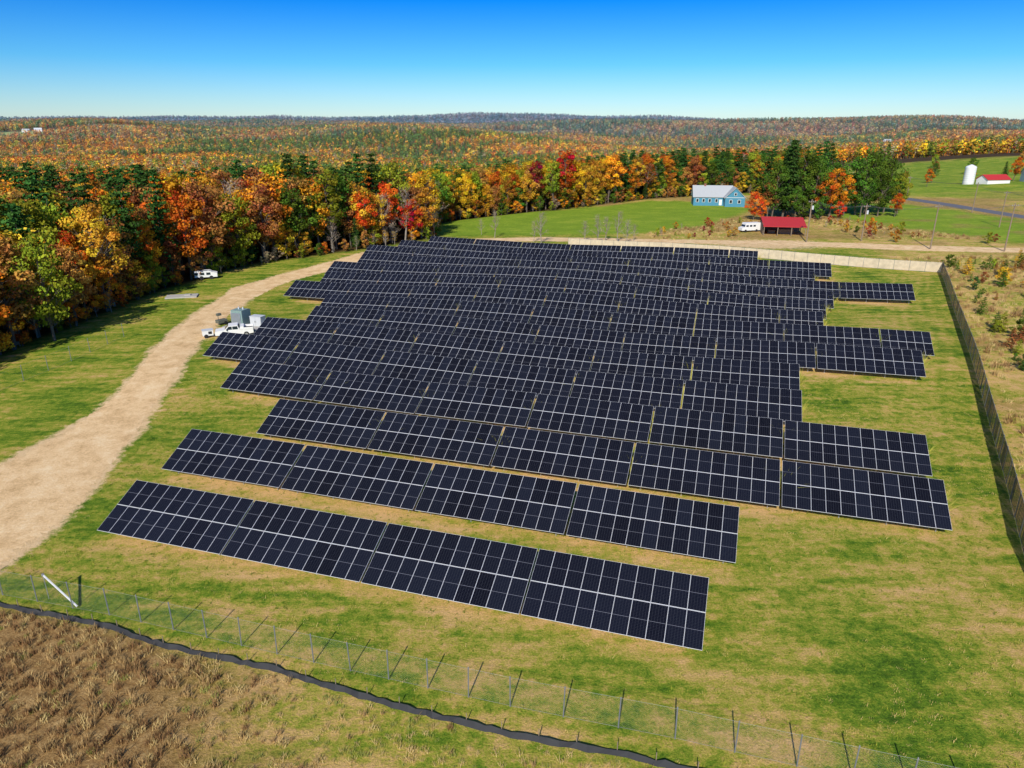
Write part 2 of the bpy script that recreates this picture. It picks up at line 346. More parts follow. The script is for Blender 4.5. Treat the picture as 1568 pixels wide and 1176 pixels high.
def decid(name,seed,nleaf,lsz,ncl,detail=True,bare=False,base=.28,wide=.26):
    R=random.Random(seed); g=np.random.default_rng(seed); mb=MB()
    tr=[(0,0,-.02)]; x=y=0
    for i in range(1,7): x+=R.uniform(-.014,.014); y+=R.uniform(-.014,.014); tr.append((x,y,i*.14))
    if detail: limb(mb,tr,.017,.004,7)
    else: limb(mb,[tr[0],tr[3],tr[6]],.016,.004,4)
    lc=[];ln=[];ls=[];ti=[]
    for i in range(ncl):
        zz=base+(1-base)*(.04+.9*((i+.5)/ncl)); prof=math.sin(math.pi*min(1,max(0,(zz-base)/(1.06-base)))**.75)
        th=i*2.4+R.uniform(-.7,.7); rad=wide*prof*R.uniform(.25,1.05)
        c=np.array([rad*math.cos(th),rad*math.sin(th),zz+R.uniform(-.03,.03)])
        if detail:
            zs=max(base*.7,zz-rad*R.uniform(.6,1.2)-.04); k=min(6,zs/.14); i0=int(k); f=k-i0
            p0=[tr[i0][q]*(1-f)+tr[min(6,i0+1)][q]*f for q in range(3)]
            mid=[(p0[q]+c[q])/2+R.uniform(-.015,.015) for q in range(3)]
            limb(mb,[p0,mid,tuple(c)],.0055,.0015,4)
            for _ in range(5 if bare else 2):
                e=c+g.normal(size=3)*np.array([.05,.05,.05])+np.array([0,0,.03]); limb(mb,[mid,tuple((np.array(mid)+e)/2+g.normal(size=3)*.01),tuple(e)],.0025,.0008,3)
        n=int(nleaf/ncl*R.uniform(.6,1.4)); cr=R.uniform(.05,.10)*(1.25 if not detail else 1)*(wide/.26)**.5
        d=g.normal(size=(n,3)); d/=np.linalg.norm(d,axis=1)[:,None]; rr=cr*g.uniform(.35,1.15,n)**.6
        p=c+d*rr[:,None]*np.array([1.1,1.1,.75]); lc.append(p)
        nn=d+g.normal(size=(n,3))*.6+np.array([0,0,.25]); nn/=np.linalg.norm(nn,axis=1)[:,None]; ln.append(nn)
        ls.append(lsz*g.uniform(.55,1.3,n)); cb=R.uniform(.12,.88); hb=R.uniform(.1,.9)
        ti.append(np.stack([np.clip(cb+g.normal(size=n)*.16,0,1),np.clip(hb+g.normal(size=n)*.15,0,1)],1))
    return mb,np.concatenate(lc),np.concatenate(ln),np.concatenate(ls),np.concatenate(ti)
def conif(name,seed,nleaf,lsz,nw,detail=True,wide=.17,base=.15,irr=.35):
    R=random.Random(seed); g=np.random.default_rng(seed); mb=MB(); limb(mb,[(0,0,-.02),(0.004,0,.35),(0,.004,.7),(0,0,.98)],.014,.002,6 if detail else 4)
    lc=[];ln=[];ls=[];ti=[]
    per=nleaf/(nw*5)
    for i in range(nw):
        f=(i+.5)/nw; zz=base+(1-base)*f; rmax=wide*(1-f)**.7*min(1,.45+f*3)+.012
        for j in range(5):
            th=j*1.2566+i*.9+R.uniform(-.3,.3); L=rmax*R.uniform(1-irr,1.1); up=R.uniform(-.1,.3)
            tip=np.array([L*math.cos(th),L*math.sin(th),zz+L*up]); o=np.array([0,0,zz])
            if detail: limb(mb,[tuple(o),tuple(tip)],.0032,.001,3)
            n=max(2,int(per*(.4+1.2*(1-f)))); t=g.uniform(.2,1.05,n)
            sp_=.035*(.5+t*.7)*(1-f*.5)
            p=o+(tip-o)*t[:,None]+g.normal(size=(n,3))*np.stack([sp_,sp_,sp_*.45],1); lc.append(p)
            nn=np.tile([0,0,1.0],(n,1))+g.normal(size=(n,3))*.55+(tip-o)/max(L,1e-3)*.45; nn/=np.linalg.norm(nn,axis=1)[:,None]; ln.append(nn)
            ls.append(lsz*g.uniform(.6,1.3,n)); cb=R.uniform(.2,.8); ti.append(np.stack([np.clip(cb+g.normal(size=n)*.15,0,1),np.clip(.5+g.normal(size=n)*.15,0,1)],1))
    return mb,np.concatenate(lc),np.concatenate(ln),np.concatenate(ls),np.concatenate(ti)
PAL={'orange':(.58,.195,.018),'red':(.54,.055,.015),'yellow':(.58,.35,.02),'gold':(.47,.25,.025),'ygreen':(.23,.25,.02),'green':(.08,.14,.016),
 'rust':(.35,.145,.04),'pine':(.040,.088,.017),'crimson':(.30,.02,.018),'grey':(.28,.205,.13)}
SH={'d0':decid('a',1,3400,.0125,32),'d1':decid('b',2,3000,.0125,26,wide=.22,base=.35),'d2':decid('c',3,3800,.0125,36,wide=.33,base=.2),
 'd3':decid('d',9,2200,.0125,24,wide=.2,base=.42),'d4':decid('dd',19,3000,.0125,28,wide=.28,base=.26),'d5':decid('de',29,3200,.015,30,wide=.30,base=.06),
 'b0':decid('e',4,380,.009,22,bare=True,wide=.24,base=.3),
 'p0':conif('f',5,3200,.0125,17,base=.1),'p1':conif('g',6,2800,.0125,13,irr=.6,wide=.2,base=.24),'p2':conif('gg',16,2600,.0125,11,irr=.75,wide=.23,base=.34),
 's0':decid('s',12,1500,.022,20,wide=.45,base=.1),'s1':conif('t',13,1300,.022,10,wide=.32,base=.03,irr=.2),
 'f0':decid('h',7,190,.038,10,False,wide=.27,base=.22),'f1':decid('i',8,170,.038,9,False,wide=.3,base=.2),'g0':conif('j',10,170,.036,7,False,wide=.17)}
MC={}
def tmesh(sh,col,haze_mix=0.0):
    k=(sh,col,haze_mix)
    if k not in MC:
        mb,lc,ln,ls,ti=SH[sh]; c=PAL[col]; hc=(.17,.27,.36); q=0 if haze_mix==0 else .15; av=(.2,.14,.04)
        br_=1.0 if haze_mix==0 else 1.35
        c=tuple((c[i]*(1-q)+av[i]*q)*br_ for i in range(3)); c=tuple(c[i]*(1-haze_mix)+hc[i]*haze_mix for i in range(3))  # aerial haze painted into the leaf colour of far trees, set per band
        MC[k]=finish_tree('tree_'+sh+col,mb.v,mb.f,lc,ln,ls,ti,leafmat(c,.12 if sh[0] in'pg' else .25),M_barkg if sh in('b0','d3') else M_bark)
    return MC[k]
cname={'orange':'maple_tree','red':'red_maple_tree','yellow':'birch_tree','gold':'hickory_tree','ygreen':'ash_tree','green':'oak_tree','rust':'oak_tree','pine':'pine_tree','crimson':'red_maple_tree','grey':'bare_tree'}
def tree(x,y,ht,sh,col,name=None,wsc=1.0):
    o=bpy.data.objects.new(name or cname[col],tmesh(sh,col)); COL.objects.link(o); o.location=(x,y,h(x,y)-.05); ws=wsc*random.uniform(.85,1.15); o.scale=(ht*ws,ht*ws,ht); o.rotation_euler=(random.uniform(-.05,.05),random.uniform(-.05,.05),random.uniform(0,6.28)); return o
def pick(w):
    k=list(w); return random.choices(k,[w[i] for i in k])[0]
def weights(x,y):
    if y<125: return dict(orange=4,rust=3,gold=3,ygreen=4,grey=2,pine=1,yellow=1)
    if y<160: return dict(pine=6,orange=3,rust=3,ygreen=3,grey=2,green=2,gold=1)
    if y<190: return dict(pine=5,orange=4,gold=2,ygreen=2,grey=2,green=2,rust=3)
    if y<225: return dict(orange=5,red=1,rust=2,gold=3,grey=3,yellow=1,ygreen=1)
    if x<40: return dict(orange=4,yellow=3,gold=4,ygreen=4,green=3,red=.7,rust=2,pine=1)
    return dict(pine=4,green=4,orange=3,rust=2,gold=3,ygreen=3)
def shape_for(c): return {'pine':random.choice(['p0','p1','p2']),'grey':'b0'}.get(c) or random.choice(['d0','d0','d1','d2','d3','d4','d4'])
bp_=np.array(FB[1:],float); seg=[math.dist(bp_[i],bp_[i+1]) for i in range(len(bp_)-1)]; tot=sum(seg); cum=np.concatenate([[0],np.cumsum(seg)])
t=0
while t<tot:
    x=np.interp(t,cum,bp_[:,0]); y=np.interp(t,cum,bp_[:,1]); 
    x2=np.interp(t+1,cum,bp_[:,0]); y2=np.interp(t+1,cum,bp_[:,1]); d=np.array([-(y2-y),x2-x]); d/=np.linalg.norm(d)+1e-9
    off=random.uniform(0,6); x+=d[0]*off; y+=d[1]*off
    c=pick(weights(x,y)); ht=random.uniform(12,19.5) if c!='pine' else random.uniform(18,24)
    if 120<y<185 and x<-38: ht*=1.03
    if y>200: ht*=.9
    tree(x,y,ht,shape_for(c),c); t+=random.uniform(2.8,4.4)
t=0
while t<tot:
    x=np.interp(t,cum,bp_[:,0])+random.uniform(-1,1.2); y=np.interp(t,cum,bp_[:,1])+random.uniform(-1.5,1)
    tree(x,y,random.uniform(2,6),random.choice(['s0','s0','b0']),pick(dict(rust=3,ygreen=3,orange=2,grey=2,gold=2,green=2)),'shrub'); t+=random.uniform(2.2,4.5)
t=0
while t<tot:
    x=np.interp(t,cum,bp_[:,0]); y=np.interp(t,cum,bp_[:,1]); c=pick(weights(x,y)); 
    tree(x+random.uniform(-2,.5),y+random.uniform(0,2),random.uniform(6,10.5),'p0' if c=='pine' else ('b0' if c=='grey' else 'd5'),c); t+=random.uniform(4.5,9)
for a in [(-38,187,14,'d1','red'),(-28,200,11,'d0','red'),(-34,192,14,'b0','grey'),(-24,211,15,'b0','grey'),(-26,206,13,'b0','grey'),(21,283,21,'d1','red'),(9,280,18,'d1','crimson'),(40,303,19,'d0','orange'),
  (-69,103,16,'d2','ygreen'),(-73,92,17,'d0','orange'),(-71,112,13,'d0','rust'),(-1,283,17,'d0','yellow'),(-14,272,17,'d2','ygreen'),
  (94,252,26,'p0','pine'),(99,262,25,'p1','pine'),(103,250,19,'d2','green'),(91,262,22,'p1','pine'),(113,268,25,'p0','pine'),(118,276,24,'p1','pine'),
  (96,256,24,'p1','pine'),(101,255,22,'d4','green'),(105,262,22,'p0','pine'),(109,264,20,'d2','green'),(113,258,18,'d2','green'),(90,251,19,'d2','green'),
  (107,251,15,'d0','orange'),(111,254,16,'d1','orange'),(122,258,20,'d2','green'),(127,262,21,'d2','green'),(131,268,21,'d2','green'),(121,252,17,'d4','green'),(135,264,19,'d2','green'),(138,260,14,'d0','ygreen'),(128,254,16,'d2','green'),(117,256,14,'d0','orange'),
  (82,246,9.5,'d2','red'),(84,244,7.5,'d2','red'),(133,252,8,'d0','orange'),(96,246,11,'d0','green'),(88,250,12,'d1','rust'),(98,245,8,'s0','green'),(112,248,6,'s0','red'),(104,246,7,'s0','green')]:
    tree(*a)
for x,y,ht in [(-5,206,8),(8,195,9),(23,193,8.5),(29,197,9),(26,200,7),(34,200,5),(-9,212,5),(20,199,6),(6,198,6),(31,194,7)]: tree(x,y,ht,'b0','grey')
R=random.Random(5)
for i in range(90):
    x=R.uniform(100,190); y=R.uniform(190,235) if R.random()<.6 else R.uniform(285,330)
    if inpoly(x,y,LUSH2): continue
    if 155<x<190 and y>235: continue
    c=R.choice(['rust','ygreen','grey','orange','gold','green','grey']); tree(x,y,R.uniform(1.5,4),'b0' if c=='grey' else 's0',c,'shrub')
for i in range(100):
    x=R.uniform(40,118); y=R.uniform(204,245)
    if inpoly(x,y,LUSH) or (66<x<98 and y<226): continue
    c=R.choice(['rust','ygreen','grey','grey','rust','crimson','gold']); tree(x,y,R.uniform(1,2.8),'b0' if c=='grey' else 's0',c,'shrub')
for i in range(170):
    y=R.uniform(55,165); x=np.interp(y,[p[1] for p in RF],[p[0] for p in RF])+R.uniform(3,32)
    tree(x,y,R.uniform(1.0,3.9),'s1' if R.random()<.7 else 's0',R.choice(['pine','green','green','green','ygreen','rust','gold']),'spruce_sapling')
for i in range(44):
    x=R.uniform(180,420); y=R.uniform(300,540); c=pick(dict(orange=3,rust=3,green=2,ygreen=2,pine=1))
    if math.hypot(x-232,y-355)<22: continue
    tree(x,y,R.uniform(6,13),shape_for(c),c)
# ---- instanced forests
def scatter(name,pts,scl,idx,objs):
    c=bpy.data.collections.new(name+'_source')
    for i,(nm,me_) in enumerate(objs):
        o=bpy.data.objects.new('%s_%02d'%(nm,i),me_); c.objects.link(o)
    names=sorted(o.name for o in c.objects); order={n:i for i,n in enumerate(names)}
    lk=np.array([order[o.name] for o in c.objects])
    me=bpy.data.meshes.new(name); me.from_pydata([tuple(p) for p in pts],[],[]); n=len(pts)
    a=me.attributes.new('sc','FLOAT','POINT'); a.data.foreach_set('value',np.array(scl,np.float32))
    a=me.attributes.new('rz','FLOAT','POINT'); a.data.foreach_set('value',rng.uniform(0,6.28,n).astype(np.float32))
    a=me.attributes.new('pk','INT','POINT'); a.data.foreach_set('value',lk[np.array(idx)].astype(np.int32))
    o=bpy.data.objects.new(name,me); COL.objects.link(o)
    g=bpy.data.node_groups.new(name,'GeometryNodeTree'); g.interface.new_socket('Geometry',in_out='INPUT',socket_type='NodeSocketGeometry'); g.interface.new_socket('Geometry',in_out='OUTPUT',socket_type='NodeSocketGeometry')
    gi=g.nodes.new('NodeGroupInput'); gout=g.nodes.new('NodeGroupOutput'); ip=g.nodes.new('GeometryNodeInstanceOnPoints'); ci=g.nodes.new('GeometryNodeCollectionInfo')
    ci.inputs['Collection'].default_value=c; ci.inputs['Separate Children'].default_value=True; ci.inputs['Reset Children'].default_value=True
    def na(nm,dt):
        q=g.nodes.new('GeometryNodeInputNamedAttribute'); q.data_type=dt; q.inputs['Name'].default_value=nm; return q.outputs['Attribute']
    cx=g.nodes.new('ShaderNodeCombineXYZ'); g.links.new(na('rz','FLOAT'),cx.inputs[2])
    g.links.new(gi.outputs[0],ip.inputs['Points']); g.links.new(ci.outputs[0],ip.inputs['Instance']); ip.inputs['Pick Instance'].default_value=True
    g.links.new(na('pk','INT'),ip.inputs['Instance Index']); g.links.new(cx.outputs[0],ip.inputs['Rotation']); g.links.new(na('sc','FLOAT'),ip.inputs['Scale'])
    g.links.new(ip.outputs[0],gout.inputs[0]); md=o.modifiers.new('scatter','NODES'); md.node_group=g; return o
pts=[];sc=[];ix=[]
kinds=[('p0','pine'),('p1','pine'),('d0','orange'),('d2','orange'),('d1','yellow'),('d0','gold'),('d0','ygreen'),('d2','green'),('d1','rust'),('d3','rust'),('b0','grey'),('d1','red'),('p2','pine')]
def grid(x0,x1,y0,y1,sp):
    gx=np.arange(x0,x1,sp); gy=np.arange(y0,y1,sp); X,Y=np.meshgrid(gx,gy); X=X+rng.uniform(-.5,.5,X.shape)*sp; Y=Y+rng.uniform(-.5,.5,Y.shape)*sp; return X.ravel(),Y.ravel()
X,Y=grid(-420,240,40,470,6.0); d=sd(X,Y,FOREST); k=(d>5)&(np.abs(X)<.95*Y+40)&(d<150)
X=X[k];Y=Y[k]; w1=wob(X,Y,45,.4)
for xx,yy,w in zip(X,Y,w1):
    left=xx<-45 and yy<260
    if left: i=random.choices(range(13),[4,4,2,2,.6,2,3,3,2,1,1,.3,4])[0] if w<.2 else random.choices(range(13),[1,1,4,4,.8,3,2,1,3,2,1,.6,1])[0]
    elif xx<35: i=random.choices(range(13),[1.5,1.5,3,3,3,3.5,3,3,2,1,1,.4,1.5])[0] if w>-.3 else random.choices(range(13),[4,4,1,1,2,2,3,3,1,1,1,.2,4])[0]
    else: i=random.choices(range(13),[3,3,2,2,1,2,3,4,2,1,1,.4,3])[0]
    hh=random.uniform(14,20.5)+(3 if i in(0,1,12) else 0); hh*=.92 if yy>215 and xx>-60 else 1.03
    pts.append((xx,yy,h(xx,yy)-.1)); sc.append(hh); ix.append(i)
scatter('forest',pts,sc,ix,[('forest_tree',tmesh(*k_)) for k_ in kinds])
print('near forest',len(pts))
kf=[('f0','orange'),('f1','orange'),('f0','rust'),('f1','rust'),('f0','gold'),('f1','ygreen'),('f0','green'),('g0','pine'),('g0','pine'),('f1','grey'),('f0','red'),('f1','yellow')]
def farband(name,y0,y1,sp,haze_mix,s0,s1):
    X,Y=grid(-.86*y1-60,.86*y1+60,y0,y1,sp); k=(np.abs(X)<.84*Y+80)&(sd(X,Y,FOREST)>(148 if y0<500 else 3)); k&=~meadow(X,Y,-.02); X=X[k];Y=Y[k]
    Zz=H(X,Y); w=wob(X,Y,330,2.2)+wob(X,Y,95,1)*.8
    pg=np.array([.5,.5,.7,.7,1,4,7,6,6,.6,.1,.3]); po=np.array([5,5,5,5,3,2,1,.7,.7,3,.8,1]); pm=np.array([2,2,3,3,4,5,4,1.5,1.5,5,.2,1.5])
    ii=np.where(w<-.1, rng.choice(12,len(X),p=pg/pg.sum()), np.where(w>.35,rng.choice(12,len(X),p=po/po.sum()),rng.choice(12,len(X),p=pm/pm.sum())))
    scatter(name,np.stack([X,Y,Zz],1),rng.uniform(s0,s1,len(X)),ii,[('forest_tree',tmesh(a_,b_,haze_mix)) for a_,b_ in kf]); print(name,len(X))
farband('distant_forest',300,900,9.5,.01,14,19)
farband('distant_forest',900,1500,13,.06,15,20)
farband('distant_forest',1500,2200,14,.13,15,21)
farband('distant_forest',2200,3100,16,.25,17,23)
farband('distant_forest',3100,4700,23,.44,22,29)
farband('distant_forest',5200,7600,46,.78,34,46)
# ---- weeds and grass
def tuft(nb,ht,wd,spread,seed):
    g=np.random.default_rng(seed); mb=MB()
    for i in range(nb):
        a=g.uniform(0,6.28); r=g.uniform(0,spread); b0=np.array([r*math.cos(a),r*math.sin(a),-.02]); L=ht*g.uniform(.5,1.1); ln=g.normal(size=2)*.35*L
        t=g.uniform(0,3.14); w=np.array([math.cos(t),math.sin(t),0])*wd; mid=b0+np.array([ln[0]*.4,ln[1]*.4,L*.6]); tip=b0+np.array([ln[0],ln[1],L])
        mb.face([b0-w,b0+w,mid+w*.8,mid-w*.8]); mb.face([mid-w*.8,mid+w*.8,tip])
    return mb
def tmat(name,c): return simple(name,c,.9,var=.45,scale=.6,spec=.1)
W=[]
for i,(nm,c,hh,wd) in enumerate([('dry_weed',(.26,.145,.06),.6,.018),('dry_weed',(.44,.29,.12),.5,.016),('dry_weed',(.64,.48,.20),.38,.014),('dry_weed',(.32,.34,.08),.3,.014)]):
    W.append((nm,tuft(26,hh,wd,.28,i).mesh(nm,[tmat('dry_stems',c)])))
n=26000; X=rng.uniform(-60,50,n); Y=rng.uniform(12,48,n); ys=np.interp(X,[p[0] for p in SILT],[p[1] for p in SILT]); k=(Y<ys-.4)&(np.hypot(X,Y)>12); X=X[k];Y=Y[k]
w=X+.35*(Y-33)+wob(X,Y,5)*3.5+wob(X,Y,1.5,2)*2; den=wob(X,Y,1.7,.3); k=rng.uniform(0,1,len(X))<np.where(w<-15,.75+.4*den,.5+.4*den); X=X[k];Y=Y[k];w=w[k]; den=den[k]
ii=[random.choices(range(4),[3.5,4,4+4*max(0,q2),.6] if q<-17 else ([1.2,3,5,2] if q<-12 else [.1,1.2,5,4]))[0] for q,q2 in zip(w,den)]
scatter('dry_brush',np.stack([X,Y,H(X,Y)],1),rng.uniform(.5,1.2,len(X))*np.where(w<-16,1,.8),ii,W)
n=9000; Y=rng.uniform(28,175,n); X=np.interp(Y,[p[1] for p in RF],[p[0] for p in RF])+rng.uniform(1.5,60,n)
X2=rng.uniform(40,160,3500); Y2=rng.uniform(201,245,3500); k=~(inpoly(X2,Y2,LUSH)|inpoly(X2,Y2,LUSH2)|((X2>66)&(X2<98)&(Y2<226))); X=np.concatenate([X,X2[k]]);Y=np.concatenate([Y,Y2[k]])
k=rng.uniform(0,1,len(X))<.5+.45*wob(X,Y,6,1.1); X=X[k];Y=Y[k]
scatter('roadside_brush',np.stack([X,Y,H(X,Y)],1),rng.uniform(.9,2.0,len(X)),rng.choice(4,len(X),p=[.10,.3,.35,.25]),W)
# tall weeds growing up in the gaps between the panel tables
WG=[('gap_weed',tuft(30,2.2,.03,.16,77).mesh('gap_weed',[tmat('gap_weed_blades',(.42,.40,.07))]))]
gp2=[(p[0]+dx*e1[0]+dy*e2[0],p[1]+dx*e1[1]+dy*e2[1]) for p in gaps for dx,dy in((0,-.4),(0,.2),(0,.7))]
scatter('gap_weeds',[(a,b,h(a,b)) for a,b in gp2],[random.uniform(.85,1.25) for _ in gp2],[0]*len(gp2),WG)
G=[]
for i,(c,hh) in enumerate([((.13,.21,.016),.16),((.29,.31,.035),.16),((.55,.42,.14),.18)]):
    G.append(('grass_tuft',tuft(12,hh,.013,.24,30+i).mesh('grass_tuft',[tmat('grass_blades',c)])))
n=42000; X=rng.uniform(-46,60,n); Y=rng.uniform(22,85,n); ys=np.interp(X,[p[0] for p in SILT],[p[1] for p in SILT]); k=(Y>ys+.2)&(sd(X,Y,ROADP)<-.8); X=X[k];Y=Y[k]
w=wob(X,Y,5)+wob(X,Y,1.6,2)*.6; k=rng.uniform(0,1,len(X))<.5+.4*w; X=X[k];Y=Y[k];w=w[k]
ii=[random.choices(range(3),[1,2,3] if q>.2 else [3,2,.6])[0] for q in w]
scatter('grass',np.stack([X,Y,H(X,Y)],1),rng.uniform(.45,1.1,len(X)),ii,G); print('grass',len(X))
# ------------------------------------------------------------ fences
def walk(P,step):
    out=[];
    for i in range(len(P)-1):
        a,b=np.array(P[i],float),np.array(P[i+1],float); L=np.linalg.norm(b-a); n=max(1,round(L/step))
        for j in range(n): out.append(a+(b-a)*j/n)
    out.append(np.array(P[-1],float)); return out
def chain(name,P,ht=2.1,step=3.0,pm=M_post,wire=M_wire,sp=.14):
    pr=empty(name,(0,0,0)); mb=MB(); W=walk(P,step)
    for p in W:
        z=h(*p); lean=(random.uniform(-.05,.05),random.uniform(-.05,.05)); mb.cyl((p[0],p[1],z-.3),(p[0]+lean[0],p[1]+lean[1],z+ht+.05),.036,.036,8)
        mb.cyl((p[0]+lean[0],p[1]+lean[1],z+ht+.05),(p[0]+lean[0],p[1]+lean[1],z+ht+.11),.045,.01,8)
    mb.obj('posts',[pm],parent=pr,smooth=False); mb=MB()
    for a,b in zip(W[:-1],W[1:]):
        za,zb=h(*a),h(*b); L=np.linalg.norm(b-a); d=(b-a)/L
        def Q(s,z): q=a+d*s; return (q[0],q[1],za+(zb-za)*s/L+z)
        for zz in(.06,ht): mb.cyl(Q(0,zz),Q(L,zz),.007,.007,4,0,False)
        s=-ht
        while s<L:
            for sg in(1,-1):
                s0,z0,s1,z1=s,.05,s+ht-.05,ht
                if s0<0: z0=.05-s0; s0=0
                if s1>L: z1=ht-(s1-L); s1=L
                if s1-s0<.05: continue
                if sg<0: z0,z1=ht+.05-z0,ht+.05-z1
                w=.0022; p,q=Q(s0,z0),Q(s1,z1); mb.face([(p[0],p[1],p[2]-w),(q[0],q[1],q[2]-w),(q[0],q[1],q[2]+w),(p[0],p[1],p[2]+w)])
            s+=sp
    mb.obj('wire_mesh',[wire],parent=pr); return pr
chain('chain_link_fence',FF,2.0,2.6)
chain('chain_link_fence',[(-68,74),(-62,80),(-60,92),(-59,104)],2.0,4,sp=.3)
def slat(name,P,ht,col,step=3.0):
    pr=empty(name,(0,0,0)); m1=simple(name+'_slats',col,.8,var=.35,scale=1.2); mb=MB(); W=walk(P,step)
    for p in W: z=h(*p); mb.cyl((p[0],p[1],z-.3),(p[0],p[1],z+ht+.12),.04,.04,8)
    for a,b in zip(W[:-1],W[1:]):
        for zz in(ht,.1): mb.cyl((a[0],a[1],h(*a)+zz),(b[0],b[1],h(*b)+zz),.02,.02,5,0,False)
    mb.obj('posts',[M_post],parent=pr); mb=MB()
    for q0,q1 in zip(W[:-1],W[1:]):
        L=np.linalg.norm(q1-q0); n=int(L/.11); d=(q1-q0)/L; nr=np.array([-d[1],d[0]])
        for i in range(n):
            c0=q0+d*(i*L/n)+nr*random.uniform(-.012,.012); c1=c0+d*(L/n+.006); z=h(*c0); t=ht-.03+random.uniform(-.05,.03)
            mb.face([(c0[0],c0[1],z+.04),(c1[0],c1[1],z+.04),(c1[0],c1[1],z+t),(c0[0],c0[1],z+t)])
    mb.obj('slats',[m1],parent=pr); return pr
slat('privacy_fence',RF,2.3,(.030,.042,.032))
slat('privacy_fence',BF,2.2,(.58,.48,.33))
mb=MB(); W=walk(SILT,.5)
tops=[.22+random.uniform(-.09,.09) for _ in W]; offs=[np.array([random.uniform(-.08,.08),random.uniform(-.08,.08)]) for _ in W]
for i in range(len(W)-1):
    a,b=W[i]+offs[i],W[i+1]+offs[i+1]; za,zb=h(*a),h(*b); ta,tb=tops[i],tops[i+1]; lean=.12
    mb.face([(a[0],a[1]-.1,za),(b[0],b[1]-.1,zb),(b[0],b[1]+lean,zb+tb),(a[0],a[1]+lean,za+ta)])
    mb.face([(a[0],a[1]+lean+.01,za+ta),(b[0],b[1]+lean+.01,zb+tb),(b[0],b[1]+.3,zb+.01),(a[0],a[1]+.3,za+.01)])
    if i%4==0: mb.box((a[0],a[1]+.16,za+.3),(.04,.04,.7),1)
mb.obj('silt_fence',[simple('silt_fabric',(.022,.023,.025),.75),M_wood])
# white barrier arm sloping down at far left
A0=Vector((-28.8,39.2,.15)); B0=Vector((-31.3,40.2,1.9)); mb=MB(); dq=(B0-A0).normalized().to_track_quat('Z','Y').to_matrix()
mb.box((A0+B0)/2,(.07,.12,(B0-A0).length),0,dq); mb.cyl(B0,(B0.x,B0.y,-.2),.025,.025,8,1); mb.box(B0,(.12,.12,.16),1)
mb.obj('barrier_arm',[M_white,M_steel])
# ------------------------------------------------------------ pickup truck, transformer etc
def pickup(loc,rz):
    pr=empty('pickup_truck',loc,rz); mb=MB()
    prof=[(-2.7,.45),(-2.75,.75),(-2.68,1.05),(-1.35,1.18),(-.75,1.78),(.55,1.82),(.78,1.12),(2.72,1.12),(2.75,.5),(2.2,.42),(-2.2,.42)]
    mb.prism(prof,-.93,.93,0)
    mb.obj('body',[M_white],parent=pr)
    mb=MB()
    for s in(-1,1):
        xx=.936*s
        mb.face([(xx,-1.15,1.2),(xx,-.28,1.2),(xx,-.28,1.68),(xx,-.72,1.68)]); mb.face([(xx,-.2,1.2),(xx,.6,1.2),(xx,.5,1.68),(xx,-.2,1.68)])
    mb.face([(-.82,-1.33,1.235),(.82,-1.33,1.235),(.75,-.82,1.75),(-.75,-.82,1.75)]); 
    mb.box((0,.70,1.45),(1.4,.12,.42))
    mb.obj('windows',[M_winglass],parent=pr); mb=MB()
    mb.box((0,1.75,1.10),(1.6,1.75,.06)); 
    for s in(-1,1):
        for yy in(-1.75,1.7): mb.cyl((s*.72,yy,.38),(s*.96,yy,.38),.38,.38,18)
        mb.box((s*1.03,-1.0,1.2),(.16,.12,.2))
    mb.box((0,-2.74,.72),(1.5,.05,.28)); mb.box((0,-2.78,.5),(1.9,.1,.12)); mb.box((0,2.8,.55),(1.8,.12,.14))
    mb.obj('wheels_and_trim',[M_black],parent=pr); mb=MB()
    for s in(-1,1):
        for yy in(-1.75,1.7): mb.cyl((s*.9,yy,.38),(s*.965,yy,.38),.2,.2,12)
    mb.obj('rims',[M_steel],parent=pr); mb=MB()
    for s in(-1,1): mb.box((s*.93,1.75,1.27),(.06,1.9,.3)); 
    mb.box((0,2.72,1.27),(1.9,.06,.3)); mb.box((0,1.15,1.36),(1.86,.5,.42))
    mb.obj('bed_and_toolbox',[M_white],parent=pr)
pickup((-42.2,104.3,h(-42,104.5)),math.radians(-72))
M_tg=simple('transformer_green',(.20,.30,.28),.5); M_gry=simple('equipment_grey',(.55,.58,.60),.5,var=.08)
pr=empty('transformer',(-42.6,110.6,h(-42.6,110.6)),math.radians(-17)); mb=MB(); mb.box((0.5,0,.1),(7,4.6,.3)); mb.obj('pad',[M_conc],parent=pr)
mb=MB(); mb.prism([(-1.1,.25),(1.1,.25),(1.1,2.6),(.6,2.75),(-1.1,2.75)],-1.9,.1,0)
for i in range(9): mb.box((-1.8+i*.2,-1.2,1.5),(.05,.25,1.7),1)
mb.box((-2.05,0,1.6),(.3,1.6,1.8),1); mb.cyl((-1.2,0,2.75),(-1.2,0,3.1),.12,.1,10,1); mb.cyl((-.4,0,2.75),(-.4,0,3.1),.12,.1,10,1); mb.obj('tank',[M_tg,M_gry],parent=pr)
mb=MB(); mb.box((2.0,.2,1.0),(2.0,1.3,1.5)); mb.box((2.0,.2,1.79),(2.1,1.4,.07)); 
for i in range(2): mb.box((1.52+i*.96,-.47,1.0),(.9,.03,1.35)); mb.box((1.9+i*.2,-.5,1.0),(.04,.05,.3),1)
mb.obj('switchgear',[M_gry,M_black],parent=pr)
mb=MB(); mb.box((0,0,.75),(1.5,1.0,.8)); mb.box((0,0,1.19),(1.6,1.1,.06),1); mb.cyl((-.3,-.6,.3),(-.3,-.5,.3),.3,.3,12,2); mb.cyl((-.3,.5,.3),(-.3,.62,.3),.3,.3,12,2); mb.box((1.1,0,.4),(.9,.08,.08),1); mb.box((.3,-.51,.8),(.5,.02,.4),2)
mb.obj('portable_generator',[M_white,M_gry,M_black],(-45.9,103.3,h(-45.9,103.3)),.5)
